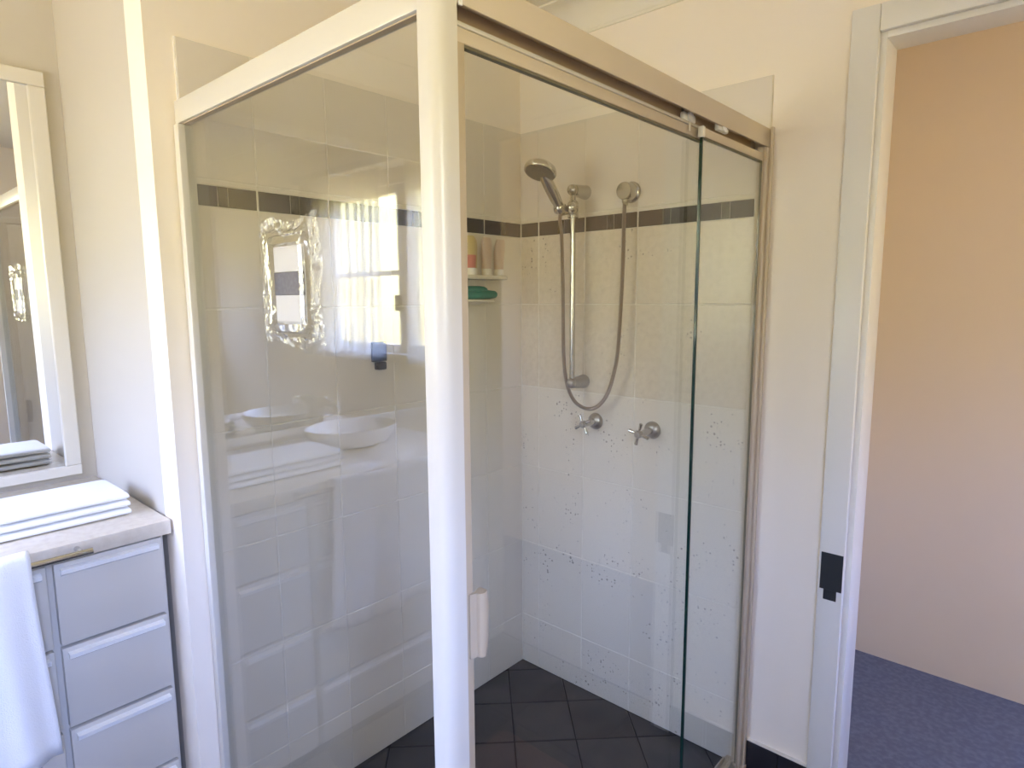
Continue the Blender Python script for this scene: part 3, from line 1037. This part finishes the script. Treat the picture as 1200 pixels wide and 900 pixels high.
# ------------------------------------------------------------------ vanity, basin, mirror and towels (seen in the glass)
VF, VB_ = -0.075, -0.600
VY0, VY1 = -2.14, -1.235
va = thing('vanity_cabinet', (-0.34, -1.68, 0), 'white bathroom vanity cabinet with two columns of drawers beside shower', 'cabinet')
MB().box(VB_, VF - 0.018, VY0, VY1, 0.07, 0.858).build('body', 'drawer_paint', va, 0, 0.002)
MB().box(VB_, VF - 0.060, VY0 + 0.01, VY1 - 0.01, 0.0, 0.0695).build('plinth', 'skirting_tile', va, 0)
for (a, b) in ((-1.462, -1.245), (-2.13, -1.476)):
    for k in range(4):
        z0 = 0.075 + 0.196 * k
        dw = MB().box(VF - 0.0175, VF, a, b, z0, z0 + 0.188).build('drawer', 'drawer_paint', va, 30, 0.002)
        MB().prism([(VF + 0.0003, z0 + 0.158), (VF + 0.014, z0 + 0.166), (VF + 0.016, z0 + 0.176), (VF + 0.0003, z0 + 0.178)], 'y', a + 0.01, b - 0.01).build('handle', 'basin_white', dw, 0)
ct = MB().box(VB_ - 0.045, VF + 0.016, VY0 - 0.01, VY1 + 0.010, 0.8585, 0.895).build('benchtop', 'counter_stone', None, 30, 0.004,
    label='pale stone benchtop on the white vanity cabinet', category='benchtop')
bs = thing('wash_basin', (-0.40, -1.84, 0.895), 'white oval wash basin sitting on the vanity benchtop', 'basin')
rings = []
n = 36
for s_, z_ in ((0.55, 0.896), (0.80, 0.910), (0.97, 0.945), (1.0, 0.962), (0.985, 0.968), (0.95, 0.964), (0.88, 0.944), (0.62, 0.922), (0.15, 0.916), (0.02, 0.916)):
    rings.append([(-0.40 + 0.140 * s_ * cos(2 * pi * i / n), -1.84 + 0.17 * s_ * sin(2 * pi * i / n), z_) for i in range(n)])
MB().loft(rings).build('bowl', 'basin_white', bs, 50)
MB().lathe([(0.0, 0), (0.020, 0.0), (0.020, 0.004), (0.0, 0.005)], (-0.40, -1.84, 0.9155), (0, 0, 1), 20).build('waste', 'chrome', bs, 40)
bt = thing('basin_tap', (-0.585, -1.84, 0.895), 'chrome basin mixer tap standing behind the oval basin', 'tap')
MB().cyl((-0.618, -1.84, 0.8953), (-0.618, -1.84, 1.04), 0.019, 0.017).build('body', 'chrome', bt, 40)
MB().tube([(-0.618, -1.84, 1.015), (-0.56, -1.84, 1.035), (-0.50, -1.84, 1.030), (-0.485, -1.84, 1.012)], [0.013, 0.012, 0.011, 0.010], 14).build('spout', 'chrome', bt, 40)
MB().box(-0.626, -0.560, -1.850, -1.830, 1.0405, 1.052).build('lever', 'chrome', bt, 30, 0.003)
mi = thing('vanity_mirror', (XL, -1.9, 1.10), 'large wall mirror with pale frame above the vanity', 'mirror')
MB().box(XL + 0.003, XL + 0.010, -2.46, -1.30, 0.94, 2.00).build('mirror_glass', 'silver_mirror', mi, 0)
mf = MB()
mf.box(XL + 0.0005, XL + 0.018, -2.50, -1.26, 2.00, 2.04)
mf.box(XL + 0.0005, XL + 0.018, -2.50, -1.26, 0.91, 0.94)
mf.box(XL + 0.0005, XL + 0.018, -2.50, -2.46, 0.94, 2.00)
mf.box(XL + 0.0005, XL + 0.018, -1.30, -1.26, 0.94, 2.00)
mf.build('mirror_frame', 'frame_cream', mi, 0, 0.003)

rl = thing('towel_rail', (-0.03, -1.68, 0.90), 'chrome towel rail along the front of the vanity', 'towel rail')
MB().cyl((-0.020, -2.02, 0.880), (-0.020, -1.40, 0.880), 0.007, n=14).build('bar', 'chrome', rl, 40)
for y in (-2.0, -1.42):
    MB().cyl((-0.0588, y, 0.880), (-0.020, y, 0.880), 0.006, n=12).build('bracket', 'chrome', rl, 40)


def hung_towel(y0, y1, zt, front, back, label):
    nx_ = 44
    vs_, fs_ = [], []
    prof = []
    for k in range(15):
        prof.append((1, zt - front + front * k / 14))
    for k in range(1, 6):
        a = pi * k / 6
        prof.append((cos(a), zt + 0.013 * sin(a)))
    for k in range(10):
        prof.append((-1, zt - back * k / 9))
    for s, z in prof:
        for i in range(nx_ + 1):
            u = i / nx_
            dn = max(0, (zt - z)) / max(front, 0.01)
            wv = 0.008 * sin(2 * pi * 2.6 * u + 1) * (0.25 + dn) + 0.004 * sin(2 * pi * 6.1 * u) * dn
            x = -0.020 + (0.011 * s + (wv + 0.004 * dn if s > 0.5 else 0))
            vs_.append((x, y0 + (y1 - y0) * u + 0.012 * sin(5 * z), z + 0.006 * sin(2 * pi * 1.3 * u)))
    for k in range(len(prof) - 1):
        for i in range(nx_):
            a = k * (nx_ + 1) + i
            fs_.append((a, a + 1, a + nx_ + 2, a + nx_ + 1))
    o = MB().add(vs_, fs_).build('hand_towel', 'towel_white', None, 80, label=label, category='towel')
    md = o.modifiers.new('thickness', 'SOLIDIFY')
    md.thickness = 0.005
    md.offset = 1
    return o


hung_towel(-1.88, -1.50, 0.891, 0.44, 0.16, 'white towel hanging over the rail on the vanity front')
# folded towel lying on the benchtop
ftw = thing('folded_towel', (-0.30, -1.50, 0.895), 'folded white towel lying on the benchtop beside the oval basin', 'towel')
for k in range(3):
    z0 = 0.8955 + 0.0185 * k
    rings = []
    for y in (-1.65, -1.642, -1.55, -1.45, -1.36, -1.285, -1.277):
        edge = 0.75 if y in (-1.65, -1.277) else 1.0
        dz = 0.0025 * sin(14 * y + k)
        hw_, hh_ = 0.105 - 0.003 * k, 0.0088 * edge
        rings.append([(-0.27 + hw_ * (abs(cos(t)) ** 0.35) * (1 if cos(t) >= 0 else -1), y, z0 + 0.0090 + dz * 0.2 + hh_ * (abs(sin(t)) ** 0.5) * (1 if sin(t) >= 0 else -1)) for t in [2 * pi * i / 20 for i in range(20)]])
    MB().loft(rings).build('fold', 'towel_white', ftw, 60)

# ------------------------------------------------------------------ bath mat on the floor outside the sliding door
bm_ = MB()
nx, ny = 20, 26
top = []
rings = [[(x, y, 0.0004) for x, y in rrect(0.95, 1.48, -0.95, -0.36, 0.03)], [(x, y, 0.010) for x, y in rrect(0.95, 1.48, -0.95, -0.36, 0.03)], [(x, y, 0.014) for x, y in rrect(0.957, 1.473, -0.943, -0.367, 0.027)]]
bm_.loft(rings)
mt = thing('bath_mat', (1.215, -0.655, 0), 'reddish brown bath mat on the floor outside the shower door', 'mat')
bm_.build('pile', 'mat_brown', mt, 30)
MB().loft([[(x, y, 0.0142) for x, y in rrect(1.00, 1.43, -0.90, -0.41, 0.02)], [(x, y, 0.0165) for x, y in rrect(1.004, 1.426, -0.896, -0.414, 0.018)]]).build('raised_centre', 'mat_brown', mt, 30)
